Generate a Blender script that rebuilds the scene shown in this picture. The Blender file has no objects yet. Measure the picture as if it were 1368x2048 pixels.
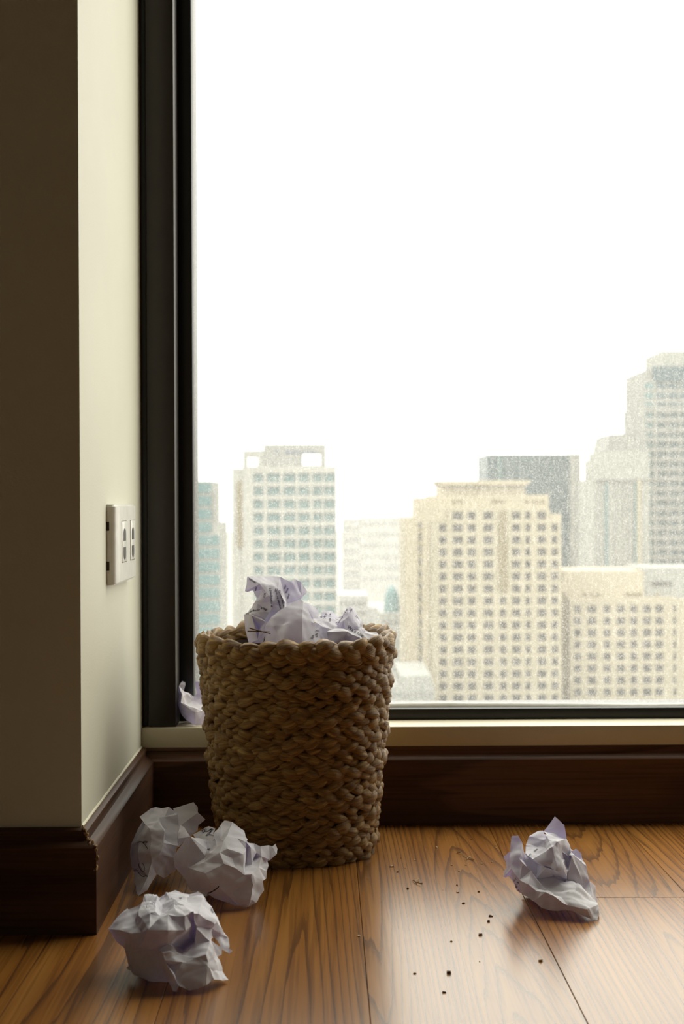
import bpy, bmesh, math, random
import numpy as np
from mathutils import Vector, Matrix, noise
from mathutils.bvhtree import BVHTree

# ------------------------------------------------------------------ camera, sky, exposure
SC = bpy.context.scene
COL = SC.collection
FPX, PW, PH, CAMZ = 2700.0, 1368.0, 2048.0, 0.44
YAW, PITCH, ROLL = 34 / FPX, 19 / FPX, math.radians(0.2)
FWD = Vector((math.sin(YAW) * math.cos(PITCH), math.cos(YAW) * math.cos(PITCH), -math.sin(PITCH)))
_r = Vector((math.cos(YAW), -math.sin(YAW), 0.0))
_u = _r.cross(FWD)
RIGHT = _r * math.cos(ROLL) - _u * math.sin(ROLL)
UP = _r * math.sin(ROLL) + _u * math.cos(ROLL)
EYE = Vector((0, 0, CAMZ))
cam = bpy.data.cameras.new('camera')
cam.sensor_fit = 'VERTICAL'
cam.sensor_height = 36.0
cam.lens = FPX / PH * 36.0
cam.clip_start, cam.clip_end = 0.02, 6000.0
cam.dof.use_dof = True
cam.dof.focus_distance = 1.55
cam.dof.aperture_fstop = 9.0
camo = bpy.data.objects.new('camera', cam)
COL.objects.link(camo)
m3 = Matrix((RIGHT, UP, -FWD)).transposed()
camo.matrix_world = Matrix.Translation(EYE) @ m3.to_4x4()
SC.camera = camo

SKY = 2.95       # at the horizon; an overcast sky brightens towards the zenith
ZENITH = 1.2
world = bpy.data.worlds.new('overcast_sky')
SC.world = world
world.use_nodes = True
bg = world.node_tree.nodes['Background']
bg.inputs[0].default_value = (1.0, 0.965, 0.87, 1)
_nt = world.node_tree
_tc = _nt.nodes.new('ShaderNodeTexCoord')
_sp = _nt.nodes.new('ShaderNodeSeparateXYZ')
_mx = _nt.nodes.new('ShaderNodeMath'); _mx.operation = 'MAXIMUM'; _mx.inputs[1].default_value = 0.0
_ma = _nt.nodes.new('ShaderNodeMath'); _ma.operation = 'MULTIPLY_ADD'
_ma.inputs[1].default_value = SKY * ZENITH; _ma.inputs[2].default_value = SKY
_nt.links.new(_tc.outputs['Generated'], _sp.inputs[0])
_nt.links.new(_sp.outputs[2], _mx.inputs[0])
_nt.links.new(_mx.outputs[0], _ma.inputs[0])
_nt.links.new(_ma.outputs[0], bg.inputs[1])

SC.view_settings.view_transform = 'Standard'
SC.view_settings.look = 'None'
SC.view_settings.gamma = 1.0
SC.view_settings.use_curve_mapping = False
SC.view_settings.exposure = 0.0
SC.cycles.max_bounces = 10
SC.cycles.diffuse_bounces = 6
SC.cycles.transparent_max_bounces = 16
SC.cycles.sample_clamp_indirect = 6.0
SC.cycles.use_denoising = True

# window opening used by the structure and by the sampling portal
WX0, WX1, WZ0, WZ1 = -0.186, 2.3, 0.148, 2.35
pl = bpy.data.lights.new('window_portal', 'AREA')
pl.shape = 'RECTANGLE'
pl.size, pl.size_y = WX1 - WX0, WZ1 - WZ0
pl.cycles.is_portal = True
plo = bpy.data.objects.new('window_portal', pl)
plo.location = ((WX0 + WX1) / 2, 1.955, (WZ0 + WZ1) / 2)
plo.rotation_euler = (-math.pi / 2, 0, 0)
COL.objects.link(plo)


# ------------------------------------------------------------------ helpers
def ray(px, py):
    return FWD + RIGHT * ((px - PW / 2) / FPX) + UP * ((PH / 2 - py) / FPX)


def atY(px, py, Y):
    d = ray(px, py)
    return EYE + d * (Y / d.y)


def atF(px, py, z=0.0):
    d = ray(px, py)
    return EYE + d * ((z - CAMZ) / d.z)


def mesh_obj(name, me, mat=None, parent=None):
    o = bpy.data.objects.new(name, me)
    COL.objects.link(o)
    if mat is not None and len(me.materials) == 0:
        me.materials.append(mat)
    if parent is not None:
        o.parent = parent
    return o


def bm_obj(name, bm, mat=None, parent=None, smooth=None):
    me = bpy.data.meshes.new(name)
    bm.normal_update()
    bm.to_mesh(me)
    bm.free()
    if smooth is not None:
        me.shade_smooth()
        me.set_sharp_from_angle(angle=math.radians(smooth))
    return mesh_obj(name, me, mat, parent)


def empty(name, loc=(0, 0, 0), parent=None):
    o = bpy.data.objects.new(name, None)
    o.empty_display_size = 0.05
    o.location = loc
    COL.objects.link(o)
    if parent is not None:
        o.parent = parent
    return o


def tag(o, label, cat, group=None, kind=None):
    o['label'] = label
    if cat:
        o['category'] = cat
    if group:
        o['group'] = group
    if kind:
        o['kind'] = kind
    return o


def structure(o, label=None):
    o['kind'] = 'structure'
    if label:
        o['label'] = label
    return o


def add_box(bm, x0, x1, y0, y1, z0, z1, bevel=0.0, mi=0):
    vs = [bm.verts.new(p) for p in ((x0, y0, z0), (x1, y0, z0), (x1, y1, z0), (x0, y1, z0),
                                    (x0, y0, z1), (x1, y0, z1), (x1, y1, z1), (x0, y1, z1))]
    fs = [bm.faces.new([vs[i] for i in q]) for q in
          ((3, 2, 1, 0), (4, 5, 6, 7), (0, 1, 5, 4), (1, 2, 6, 5), (2, 3, 7, 6), (3, 0, 4, 7))]
    for f in fs:
        f.material_index = mi
    if bevel > 0:
        es = list({e for f in fs for e in f.edges})
        bmesh.ops.bevel(bm, geom=es, offset=bevel, segments=2, affect='EDGES', profile=0.5)
    return fs


def box_obj(name, mat, x0, x1, y0, y1, z0, z1, parent=None, bevel=0.0, smooth=None):
    bm = bmesh.new()
    add_box(bm, x0, x1, y0, y1, z0, z1, bevel)
    return bm_obj(name, bm, mat, parent, smooth if bevel else None)


# ------------------------------------------------------------------ materials
def new_mat(name):
    m = bpy.data.materials.new(name)
    m.use_nodes = True
    nt = m.node_tree
    return m, nt, nt.nodes['Principled BSDF'], nt.nodes['Material Output']


def N(nt, kind, **kw):
    n = nt.nodes.new(kind)
    for k, v in kw.items():
        setattr(n, k, v)
    return n


def setin(n, **kw):
    for k, v in kw.items():
        n.inputs[k.replace('_', ' ')].default_value = v
    return n


def math_n(nt, op, a, b=None, c=None):
    n = N(nt, 'ShaderNodeMath', operation=op)
    for i, v in enumerate((a, b, c)):
        if v is None:
            continue
        if isinstance(v, (int, float)):
            n.inputs[i].default_value = v
        else:
            nt.links.new(v, n.inputs[i])
    return n.outputs[0]


def ramp(nt, fac, stops, interp='LINEAR'):
    n = N(nt, 'ShaderNodeValToRGB')
    n.color_ramp.interpolation = interp
    el = n.color_ramp.elements
    while len(el) < len(stops):
        el.new(0.5)
    for e, (p, c) in zip(el, stops):
        e.position = p
        e.color = (*c, 1) if len(c) == 3 else c
    nt.links.new(fac, n.inputs[0])
    return n.outputs[0]


def noise_n(nt, vec, scale, detail=3.0, rough=0.5, dim='3D'):
    n = N(nt, 'ShaderNodeTexNoise', noise_dimensions=dim)
    n.inputs['Scale'].default_value = scale
    n.inputs['Detail'].default_value = detail
    n.inputs['Roughness'].default_value = rough
    if vec is not None:
        nt.links.new(vec, n.inputs['Vector'])
    return n


def mapping(nt, vec, scale=(1, 1, 1), loc=None):
    n = N(nt, 'ShaderNodeMapping')
    n.inputs['Scale'].default_value = scale
    nt.links.new(vec, n.inputs['Vector'])
    if loc is not None:
        nt.links.new(loc, n.inputs['Location'])
    return n.outputs[0]


def bump(nt, height, strength, dist, bsdf):
    b = N(nt, 'ShaderNodeBump')
    b.inputs['Strength'].default_value = strength
    b.inputs['Distance'].default_value = dist
    nt.links.new(height, b.inputs['Height'])
    nt.links.new(b.outputs[0], bsdf.inputs['Normal'])


def mixc(nt, fac, a, b, mode='MIX'):
    n = N(nt, 'ShaderNodeMix', data_type='RGBA', blend_type=mode)
    for sock, v in ((n.inputs[0], fac), (n.inputs[6], a), (n.inputs[7], b)):
        if isinstance(v, (int, float)):
            sock.default_value = v
        elif isinstance(v, tuple):
            sock.default_value = (*v, 1)
        else:
            nt.links.new(v, sock)
    return n.outputs[2]


def mat_paint(name, col, var=0.05, rough=0.6, bs=0.25):
    m, nt, b, out = new_mat(name)
    tc = N(nt, 'ShaderNodeTexCoord')
    n1 = noise_n(nt, tc.outputs['Object'], 5.0, 4)
    n2 = noise_n(nt, tc.outputs['Object'], 420.0, 2)
    dark = tuple(c * (1 - var) for c in col)
    c = ramp(nt, n1.outputs[0], [(0.35, dark), (0.65, col)])
    nt.links.new(c, b.inputs['Base Color'])
    b.inputs['Roughness'].default_value = rough
    bump(nt, n2.outputs[0], bs, 0.0006, b)
    return m


def mat_plain(name, col, rough=0.5, metallic=0.0, spec=0.5):
    m, nt, b, out = new_mat(name)
    tc = N(nt, 'ShaderNodeTexCoord')
    n1 = noise_n(nt, tc.outputs['Object'], 60.0, 3)
    c = ramp(nt, n1.outputs[0], [(0.3, tuple(x * 0.88 for x in col)), (0.7, col)])
    nt.links.new(c, b.inputs['Base Color'])
    b.inputs['Roughness'].default_value = rough
    b.inputs['Metallic'].default_value = metallic
    b.inputs['Specular IOR Level'].default_value = spec
    return m


def mat_wood(name, dark, light, line, axis, rough, lines=11.0, spec=0.5, lowx=6.5, lowy=0.75, bumps=0.12):
    """long-grained wood: contour lines of a stretched noise give the cathedral figure"""
    m, nt, b, out = new_mat(name)
    tc = N(nt, 'ShaderNodeTexCoord')
    oi = N(nt, 'ShaderNodeObjectInfo')
    off = N(nt, 'ShaderNodeCombineXYZ')
    for i in range(3):
        nt.links.new(math_n(nt, 'MULTIPLY', oi.outputs['Random'], (37.0, 91.0, 53.0)[i]), off.inputs[i])
    s = [lowx, lowx, lowx]
    s[axis] = lowy
    f = [260.0] * 3
    f[axis] = 5.0
    g = [45.0] * 3
    g[axis] = 0.9
    v1 = mapping(nt, tc.outputs['Object'], tuple(s), off.outputs[0])
    v2 = mapping(nt, tc.outputs['Object'], tuple(f), off.outputs[0])
    v3 = mapping(nt, tc.outputs['Object'], tuple(g), off.outputs[0])
    n1 = noise_n(nt, v1, 1.0, 0.6, 0.35)
    n2 = noise_n(nt, v2, 1.0, 2.0)
    n3 = noise_n(nt, v3, 1.0, 3.0)
    w = math_n(nt, 'MULTIPLY_ADD', n3.outputs[0], 0.035, n1.outputs[0])
    fr = math_n(nt, 'FRACT', math_n(nt, 'MULTIPLY', w, lines))
    base = ramp(nt, n3.outputs[0], [(0.3, dark), (0.7, light)])
    shade = ramp(nt, fr, [(0.0, (0.25,) * 3), (0.05, (0.3,) * 3), (0.2, (0.8,) * 3), (0.6, (1.0,) * 3), (0.96, (0.9,) * 3), (1.0, (0.25,) * 3)])
    col = mixc(nt, shade, line, base)
    pores = ramp(nt, n2.outputs[0], [(0.36, (0.62, 0.58, 0.55)), (0.5, (1, 1, 1))])
    col = mixc(nt, 0.65, col, pores, 'MULTIPLY')
    tone = ramp(nt, oi.outputs['Random'], [(0.0, (0.86, 0.84, 0.82)), (1.0, (1.12, 1.1, 1.08))])
    col = mixc(nt, 1.0, col, tone, 'MULTIPLY')
    nt.links.new(col, b.inputs['Base Color'])
    b.inputs['Roughness'].default_value = rough
    b.inputs['Specular IOR Level'].default_value = spec
    bump(nt, n2.outputs[0], bumps, 0.0003, b)
    return m


M = {}
M['wall'] = mat_paint('cream_wall_paint', (0.68, 0.665, 0.54), 0.05, 0.55)
M['room'] = mat_paint('room_wall_paint', (0.50, 0.475, 0.41), 0.05, 0.7)
M['ceil'] = mat_paint('ceiling_paint', (0.14, 0.13, 0.115), 0.04, 0.8)
M['sill'] = mat_paint('cream_sill_paint', (0.66, 0.60, 0.44), 0.14, 0.4)
M['caulk'] = mat_paint('caulk', (0.78, 0.74, 0.56), 0.2, 0.7)
M['floor'] = mat_wood('laminate_oak', (0.265, 0.102, 0.017), (0.36, 0.162, 0.034), (0.075, 0.027, 0.007), 1, 0.27, 56.0, 0.95, 6.0, 0.24)
M['base'] = mat_wood('stained_skirting', (0.080, 0.038, 0.020), (0.13, 0.062, 0.033), (0.042, 0.018, 0.009), 0, 0.46, 8.0, 0.22)
M['baseY'] = mat_wood('stained_skirting_side', (0.080, 0.038, 0.020), (0.13, 0.062, 0.033), (0.042, 0.018, 0.009), 1, 0.46, 8.0, 0.22)
M['frame'] = mat_plain('dark_bronze_frame', (0.020, 0.0145, 0.011), 0.42)
M['frame2'] = mat_plain('black_rubber_frame', (0.007, 0.0065, 0.006), 0.45)
M['plate'] = mat_plain('white_plastic', (0.80, 0.79, 0.72), 0.3)
M['slot'] = mat_plain('dark_slot', (0.03, 0.018, 0.012), 0.6)
M['worn'] = mat_plain('worn_bare_wood', (0.33, 0.19, 0.07), 0.8)


def mat_paper():
    m, nt, b, out = new_mat('office_paper')
    tc = N(nt, 'ShaderNodeTexCoord')
    n1 = noise_n(nt, tc.outputs['Object'], 90.0, 4)
    n2 = noise_n(nt, tc.outputs['Object'], 1400.0, 2)
    c = ramp(nt, n1.outputs[0], [(0.3, (0.78, 0.762, 0.79)), (0.7, (0.84, 0.825, 0.86))])
    d = N(nt, 'ShaderNodeBsdfDiffuse')
    nt.links.new(c, d.inputs[0])
    t = N(nt, 'ShaderNodeBsdfTranslucent')
    t.inputs[0].default_value = (0.50, 0.43, 0.95, 1)
    bp = N(nt, 'ShaderNodeBump')
    bp.inputs['Strength'].default_value = 0.25
    bp.inputs['Distance'].default_value = 0.0012
    nt.links.new(n1.outputs[0], bp.inputs['Height'])
    nt.links.new(bp.outputs[0], d.inputs['Normal'])
    mx = N(nt, 'ShaderNodeMixShader')
    mx.inputs[0].default_value = 0.16
    nt.links.new(d.outputs[0], mx.inputs[1])
    nt.links.new(t.outputs[0], mx.inputs[2])
    nt.links.new(mx.outputs[0], out.inputs[0])
    nt.nodes.remove(b)
    return m


M['paper'] = mat_paper()
M['ink'] = mat_plain('printed_ink', (0.02, 0.02, 0.026), 0.7)


def mat_straw():
    m, nt, b, out = new_mat('braided_water_hyacinth')
    uv = N(nt, 'ShaderNodeUVMap')
    oi = N(nt, 'ShaderNodeObjectInfo')
    off = N(nt, 'ShaderNodeCombineXYZ')
    nt.links.new(math_n(nt, 'MULTIPLY', oi.outputs['Random'], 50.0), off.inputs[0])
    v = mapping(nt, uv.outputs[0], (60.0, 9.0, 1.0), off.outputs[0])
    vf = mapping(nt, uv.outputs[0], (25.0, 60.0, 1.0), off.outputs[0])
    n1 = noise_n(nt, v, 1.0, 3.0)
    n2 = noise_n(nt, vf, 1.0, 3.0, 0.6)
    c = ramp(nt, n1.outputs[0], [(0.28, (0.145, 0.064, 0.009)), (0.5, (0.32, 0.170, 0.036)), (0.72, (0.54, 0.335, 0.088))])
    s = ramp(nt, n2.outputs[0], [(0.35, (0.35, 0.3, 0.25)), (0.6, (1, 1, 1))])
    c = mixc(nt, 0.7, c, s, 'MULTIPLY')
    nt.links.new(c, b.inputs['Base Color'])
    b.inputs['Roughness'].default_value = 0.42
    b.inputs['Specular IOR Level'].default_value = 0.5
    bump(nt, n2.outputs[0], 0.9, 0.0014, b)
    return m


M['straw'] = mat_straw()
M['shade_shell'] = mat_plain('basket_gap_shade', (0.035, 0.02, 0.01), 0.8)  # shell behind the braids, dark colour standing for shade in the gaps
M['chip'] = mat_plain('pale_chip', (0.46, 0.31, 0.15), 0.7)
M['chipd'] = mat_plain('dark_chip', (0.12, 0.05, 0.02), 0.7)


def mat_glass():
    m, nt, b, out = new_mat('dusty_window_glass')
    nt.nodes.remove(b)
    tc = N(nt, 'ShaderNodeTexCoord')
    sp = noise_n(nt, tc.outputs['Object'], 760.0, 2.0, 0.7)
    st = noise_n(nt, mapping(nt, tc.outputs['Object'], (260.0, 1.0, 45.0)), 1.0, 2.0)
    big = noise_n(nt, tc.outputs['Object'], 4.0, 3.0)
    a = ramp(nt, sp.outputs[0], [(0.42, (0.0,) * 3), (0.72, (0.21,) * 3)])
    c = ramp(nt, st.outputs[0], [(0.5, (0.0,) * 3), (0.8, (0.08,) * 3)])
    g = ramp(nt, big.outputs[0], [(0.3, (0.09,) * 3), (0.7, (0.125,) * 3)])
    fac = math_n(nt, 'ADD', math_n(nt, 'ADD', a, c), g)
    tr = N(nt, 'ShaderNodeBsdfTransparent')
    tr.inputs[0].default_value = (0.96, 0.985, 0.97, 1)
    ts = N(nt, 'ShaderNodeBsdfTranslucent')
    ts.inputs[0].default_value = (0.9, 0.9, 0.87, 1)
    mx = N(nt, 'ShaderNodeMixShader')
    nt.links.new(fac, mx.inputs[0])
    nt.links.new(tr.outputs[0], mx.inputs[1])
    nt.links.new(ts.outputs[0], mx.inputs[2])
    nt.links.new(mx.outputs[0], out.inputs[0])
    m2, nt2, b2, out2 = new_mat('clear_glass')
    nt2.nodes.remove(b2)
    t2 = N(nt2, 'ShaderNodeBsdfTransparent')
    g2 = N(nt2, 'ShaderNodeBsdfGlossy')
    g2.inputs['Roughness'].default_value = 0.02
    x2 = N(nt2, 'ShaderNodeMixShader')
    x2.inputs[0].default_value = 0.04
    nt2.links.new(t2.outputs[0], x2.inputs[1])
    nt2.links.new(g2.outputs[0], x2.inputs[2])
    nt2.links.new(x2.outputs[0], out2.inputs[0])
    return m, m2


M['glass'], M['glass_clear'] = mat_glass()

# ------------------------------------------------------------------ the room
RX0, RX1, RY0, RZ = -1.7, 3.9, -2.9, 2.6
PX, PY0 = -0.2523, 1.394            # the wall corner left of the window
WY = 1.853                          # wall under the window

floor = empty('floor')
structure(floor, 'brown laminate floor of long planks')
bm = bmesh.new()
add_box(bm, RX0, RX1, RY0, 2.0, -0.03, -0.0085)
bm_obj('underlay', bm, M['chipd'], floor)
PWID, PLEN, GAP = 0.183, 1.215, 0.0006
bm = bmesh.new()
add_box(bm, -PWID / 2 + GAP / 2, PWID / 2 - GAP / 2, -PLEN / 2 + GAP / 2, PLEN / 2 - GAP / 2, -0.008, 0.0)
es = [e for e in bm.edges if all(v.co.z > -0.001 for v in e.verts)]
bmesh.ops.bevel(bm, geom=es, offset=0.00035, segments=1, affect='EDGES')
plank_me = bpy.data.meshes.new('plank')
bm.normal_update()
bm.to_mesh(plank_me)
bm.free()
plank_me.materials.append(M['floor'])
rs = random.Random(5)
k0 = 0.2200 + PWID / 2              # right-hand column in view starts at the visible long seam
for c in range(-10, 21):
    cx = k0 + c * PWID
    if cx < RX0 - 0.05 or cx > RX1 + 0.05:
        continue
    ystart = {0: 1.4926, -1: 2.05, -2: 1.02, -3: 1.9, 1: 1.1}.get(c, rs.uniform(0.6, 1.8))
    k = -5
    while ystart + k * PLEN < 1.95:
        y0 = ystart + k * PLEN
        if y0 + PLEN > RY0:
            o = mesh_obj('plank', plank_me, None, floor)
            o.location = (cx, y0 + PLEN / 2, 0)
        k += 1

bm = bmesh.new()
add_box(bm, RX0, RX1, RY0, 2.0, RZ, RZ + 0.1)
structure(bm_obj('ceiling', bm, M['ceil']))
bm = bmesh.new()
add_box(bm, RX0 - 0.1, PX, PY0, 2.05, -0.03, RZ, 0.0)
structure(bm_obj('wall_left', bm, M['wall']), 'cream painted wall corner left of the window')
bm = bmesh.new()
add_box(bm, RX0 - 0.1, RX0, RY0, PY0, -0.03, RZ)
structure(bm_obj('wall_far_left', bm, M['room']))
bm = bmesh.new()
add_box(bm, RX1, RX1 + 0.1, RY0, 2.05, -0.03, RZ)
structure(bm_obj('wall_right', bm, M['room']))
bm = bmesh.new()
add_box(bm, RX0 - 0.1, RX1 + 0.1, RY0 - 0.1, RY0, -0.03, RZ)
structure(bm_obj('wall_back', bm, M['room']))
bm = bmesh.new()
add_box(bm, PX, RX1, WY, 2.05, -0.03, 0.104)
add_box(bm, PX, RX1, WY, 2.05, WZ1 + 0.03, RZ)
add_box(bm, WX1 + 0.05, RX1, WY, 2.05, 0.104, WZ1 + 0.03)
structure(bm_obj('wall_front', bm, M['wall']))

# window sill: cream board, its upper face catches the daylight
SILLZ, SILLY = 0.1325, 1.848
bm = bmesh.new()
add_box(bm, PX, WX1 + 0.05, SILLY, 1.99, 0.104, SILLZ, 0.0015)
structure(bm_obj('trim_1', bm, M['sill'], None, 40), 'cream painted window sill board')

# skirting boards, moulded profile (out, z)
PROF = [(0.0, 0.0), (0.018, 0.0), (0.018, 0.0885), (0.0165, 0.0905), (0.0125, 0.0925), (0.0085, 0.0945), (0.0068, 0.0975),
        (0.0068, 0.1005), (0.0078, 0.1015), (0.0072, 0.1040), (0.0045, 0.1058), (0.0, 0.1062)]


def skirting(name, path, dirs, mat, label):
    """path: points along the wall foot; dirs: outward offset direction at each point (mitred)"""
    bm = bmesh.new()
    rings = []
    for p, d in zip(path, dirs):
        rings.append([bm.verts.new((p[0] + d[0] * o, p[1] + d[1] * o, z)) for o, z in PROF])
    for a, b in zip(rings, rings[1:]):
        for i in range(len(PROF) - 1):
            bm.faces.new((a[i], b[i], b[i + 1], a[i + 1]))
    bm.faces.new(rings[0])
    bm.faces.new(list(reversed(rings[-1])))
    bmesh.ops.recalc_face_normals(bm, faces=bm.faces)
    return structure(bm_obj(name, bm, mat, None, 30), label)


skirting('baseboard_front', [(PX, WY), (RX1, WY)], [(0, -1), (0, -1)], M['base'], 'dark stained skirting board under the window')
skirting('baseboard_left', [(PX, WY - 0.0005), (PX, PY0)], [(1, 0), (1, -1)], M['baseY'], 'dark stained skirting board on the lit side of the wall corner')
skirting('baseboard_corner', [(PX, PY0), (RX0, PY0)], [(1, -1), (0, -1)], M['base'], 'dark stained skirting board on the shaded side of the wall corner')
# worn, chipped wood where the two skirting boards meet
bm = bmesh.new()
rs = random.Random(3)
path = [(PX + o, PY0 - o, z) for o, z in PROF[2:]] + [(PX + 0.018, PY0 - 0.018, 0.078), (PX + 0.018, PY0 - 0.018, 0.068)]
for x, y, z in path:
    for _ in range(3):
        r = rs.uniform(0.0012, 0.0026)
        mm = Matrix.Translation((x + rs.uniform(-.0025, .0012), y + rs.uniform(-.0012, .0025), z + rs.uniform(-.002, .0008)))
        mm = mm @ Matrix.Rotation(rs.uniform(0, 3), 4, 'X') @ Matrix.Rotation(rs.uniform(0, 3), 4, 'Z')
        bmesh.ops.create_icosphere(bm, subdivisions=1, radius=r, matrix=mm @ Matrix.Diagonal((1, 0.6, 1.3, 1)))
structure(bm_obj('trim_2', bm, M['worn']), 'worn chipped edge of the skirting corner')
# caulk bead along the skirting top on the lit wall
bm = bmesh.new()
n = 60
prev = None
rs = random.Random(8)
for i in range(n + 1):
    y = PY0 + 0.002 + (WY - PY0 - 0.004) * i / n
    h = rs.uniform(0.0014, 0.0026)
    ring = [bm.verts.new(p) for p in ((PX - 0.0003, y, 0.1058), (PX + 0.0016, y, 0.1063), (PX + 0.0013, y, 0.1063 + h * .6), (PX - 0.0003, y, 0.1065 + h))]
    if prev:
        for j in range(3):
            bm.faces.new((prev[j], ring[j], ring[j + 1], prev[j + 1]))
    prev = ring
bmesh.ops.recalc_face_normals(bm, faces=bm.faces)
structure(bm_obj('trim_3', bm, M['caulk'], None, 50), 'cream caulk line above the skirting')

# window: post, jamb, rails, pane
win = empty('window_1', (PX, SILLY, SILLZ))
structure(win, 'tall dark-framed window with dusty glass')


def wpart(name, mat, *b, bevel=0.0008):
    o = box_obj(name, mat, *b, bevel=bevel, smooth=40)
    o.parent = win
    o.matrix_parent_inverse = Matrix.Translation(win.location).inverted()
    return o


JY = 1.905
wpart('frame_post', M['frame'], PX + 0.0085, -0.2055, SILLY + 0.006, 1.985, SILLZ, WZ1 + 0.03, bevel=0.0012)
wpart('edge_shadow_strip', M['frame2'], PX, PX + 0.0085, SILLY + 0.010, 1.985, SILLZ, WZ1 + 0.03)  # black strip standing in for the shadow along the wall edge
wpart('jamb', M['frame2'], -0.2055, WX0, JY, 1.985, SILLZ, WZ1 + 0.03)
wpart('bottom_rail', M['frame2'], WX0, WX1, JY, 1.985, SILLZ, WZ0, bevel=0.0015)
wpart('top_rail', M['frame2'], WX0, WX1, JY, 1.985, WZ1, WZ1 + 0.03)
wpart('jamb', M['frame2'], WX1, WX1 + 0.05, JY, 1.985, SILLZ, WZ1 + 0.03)
bm = bmesh.new()
# sealant strip along the glass foot, slightly wavy
prev = None
rs = random.Random(2)
for i in range(90):
    x = WX0 + (WX1 - WX0) * i / 89
    h = 0.0035 + 0.0022 * noise.noise(Vector((x * 3.1, 0, 0))) + 0.0008 * noise.noise(Vector((x * 25, 3, 0)))
    ring = [bm.verts.new(p) for p in ((x, JY + 0.016, WZ0), (x, JY + 0.018, WZ0 + h), (x, JY + 0.0215, WZ0 + h + 0.001))]
    if prev:
        for j in range(2):
            bm.faces.new((prev[j], ring[j], ring[j + 1], prev[j + 1]))
    prev = ring
o = bm_obj('sealant', bm, M['plate'], None, 60)
o.parent = win
o.matrix_parent_inverse = Matrix.Translation(win.location).inverted()
bm = bmesh.new()
fs = add_box(bm, WX0 - 0.004, WX1 + 0.004, JY + 0.022, JY + 0.028, WZ0 - 0.004, WZ1 + 0.004)
fs[2].material_index = 1
me = bpy.data.meshes.new('pane')
bm.normal_update(); bm.to_mesh(me); bm.free()
me.materials.append(M['glass_clear']); me.materials.append(M['glass'])
o = mesh_obj('pane', me, None, win)
o.matrix_parent_inverse = Matrix.Translation(win.location).inverted()

# ------------------------------------------------------------------ wall socket
sock = empty('wall_socket', (PX, 1.645, 0.392))
tag(sock, 'white plastic double wall socket on the cream wall beside the window frame', 'socket')


def spart(name, bm, mat, smooth=35):
    o = bm_obj(name, bm, mat, sock, smooth)
    o.matrix_parent_inverse = Matrix.Translation(sock.location).inverted()
    return o


SY0, SY1, SZ0, SZ1, ST = 1.561, 1.729, 0.3455, 0.4385, 0.0105
bm = bmesh.new()
prof = [(0, SY0), (0.0060, SY0 + 0.0002), (0.0086, SY0 + 0.0016), (ST, SY0 + 0.005), (ST + 0.0009, SY0 + 0.03), (ST + 0.0009, SY1 - 0.03),
        (ST, SY1 - 0.005), (0.0086, SY1 - 0.0016), (0.006, SY1 - .0002), (0, SY1)]
lo = [bm.verts.new((PX + x, y, SZ0)) for x, y in prof]
hi = [bm.verts.new((PX + x, y, SZ1)) for x, y in prof]
for i in range(len(prof) - 1):
    bm.faces.new((lo[i], lo[i + 1], hi[i + 1], hi[i]))
bm.faces.new(lo); bm.faces.new(hi)
bmesh.ops.recalc_face_normals(bm, faces=bm.faces)
es = [e for e in bm.edges if all(abs(v.co.z - SZ1) < 1e-6 for v in e.verts) or all(abs(v.co.z - SZ0) < 1e-6 for v in e.verts)]
bmesh.ops.bevel(bm, geom=es, offset=0.0022, segments=3, affect='EDGES')
spart('face_plate', bm, M['plate'])
for z0, z1 in ((0.4085, 0.4185), (0.3625, 0.3725)):
    bm = bmesh.new()
    add_box(bm, PX, PX + 0.0032, SY0 - 0.0006, SY0 + 0.001, z0, z1)
    spart('pry_notch', bm, M['slot'], None)
FX = PX + ST + 0.0009
for yc in (1.6205, 1.6895):
    bm = bmesh.new()
    add_box(bm, FX - 0.002, FX + 0.0008, yc - 0.019, yc + 0.019, 0.3700, 0.4185, 0.0004)
    o = spart('socket_module', bm, M['plate'])
    for zc, sg in ((0.4025, 1), (0.3800, -1)):
        # raised rounded piece, its dark colour standing for a shaded recess
        bm = bmesh.new()
        pts = []
        for i in range(9):
            a = math.pi * i / 8
            pts.append((yc + 0.0085 * math.cos(a), zc + sg * (0.001 + 0.0065 * math.sin(a))))
        pts += [(yc - 0.0085, zc - sg * 0.0075), (yc + 0.0085, zc - sg * 0.0075)]
        vs = [bm.verts.new((FX + 0.0012, y, z)) for y, z in pts]
        vb = [bm.verts.new((FX + 0.0002, y, z)) for y, z in pts]
        bm.faces.new(vs)
        for i in range(len(pts)):
            j = (i + 1) % len(pts)
            bm.faces.new((vs[i], vs[j], vb[j], vb[i]))
        bmesh.ops.recalc_face_normals(bm, faces=bm.faces)
        bm_obj('socket_slot', bm, M['slot'], o)
for z in (0.4187, 0.3697):
    for yc in (1.6205, 1.6895):
        bm = bmesh.new()
        add_box(bm, FX, FX + 0.0005, yc - 0.019, yc + 0.019, z - 0.0003, z + 0.0003)
        spart('joint_line', bm, M['slot'], None)

# ------------------------------------------------------------------ woven basket
BX, BY, BH, RB, RT = -0.0385, 1.7195, 0.268, 0.0935, 0.1165
basket = empty('woven_basket', (BX, BY, 0))
tag(basket, 'tall woven straw waste basket heaped with crumpled paper in front of the window', 'basket')
SQN, SQR = 2.55, math.radians(9)


def sq(theta, R):
    a = theta - SQR
    return R / (abs(math.cos(a)) ** SQN + abs(math.sin(a)) ** SQN) ** (1 / SQN)


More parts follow.
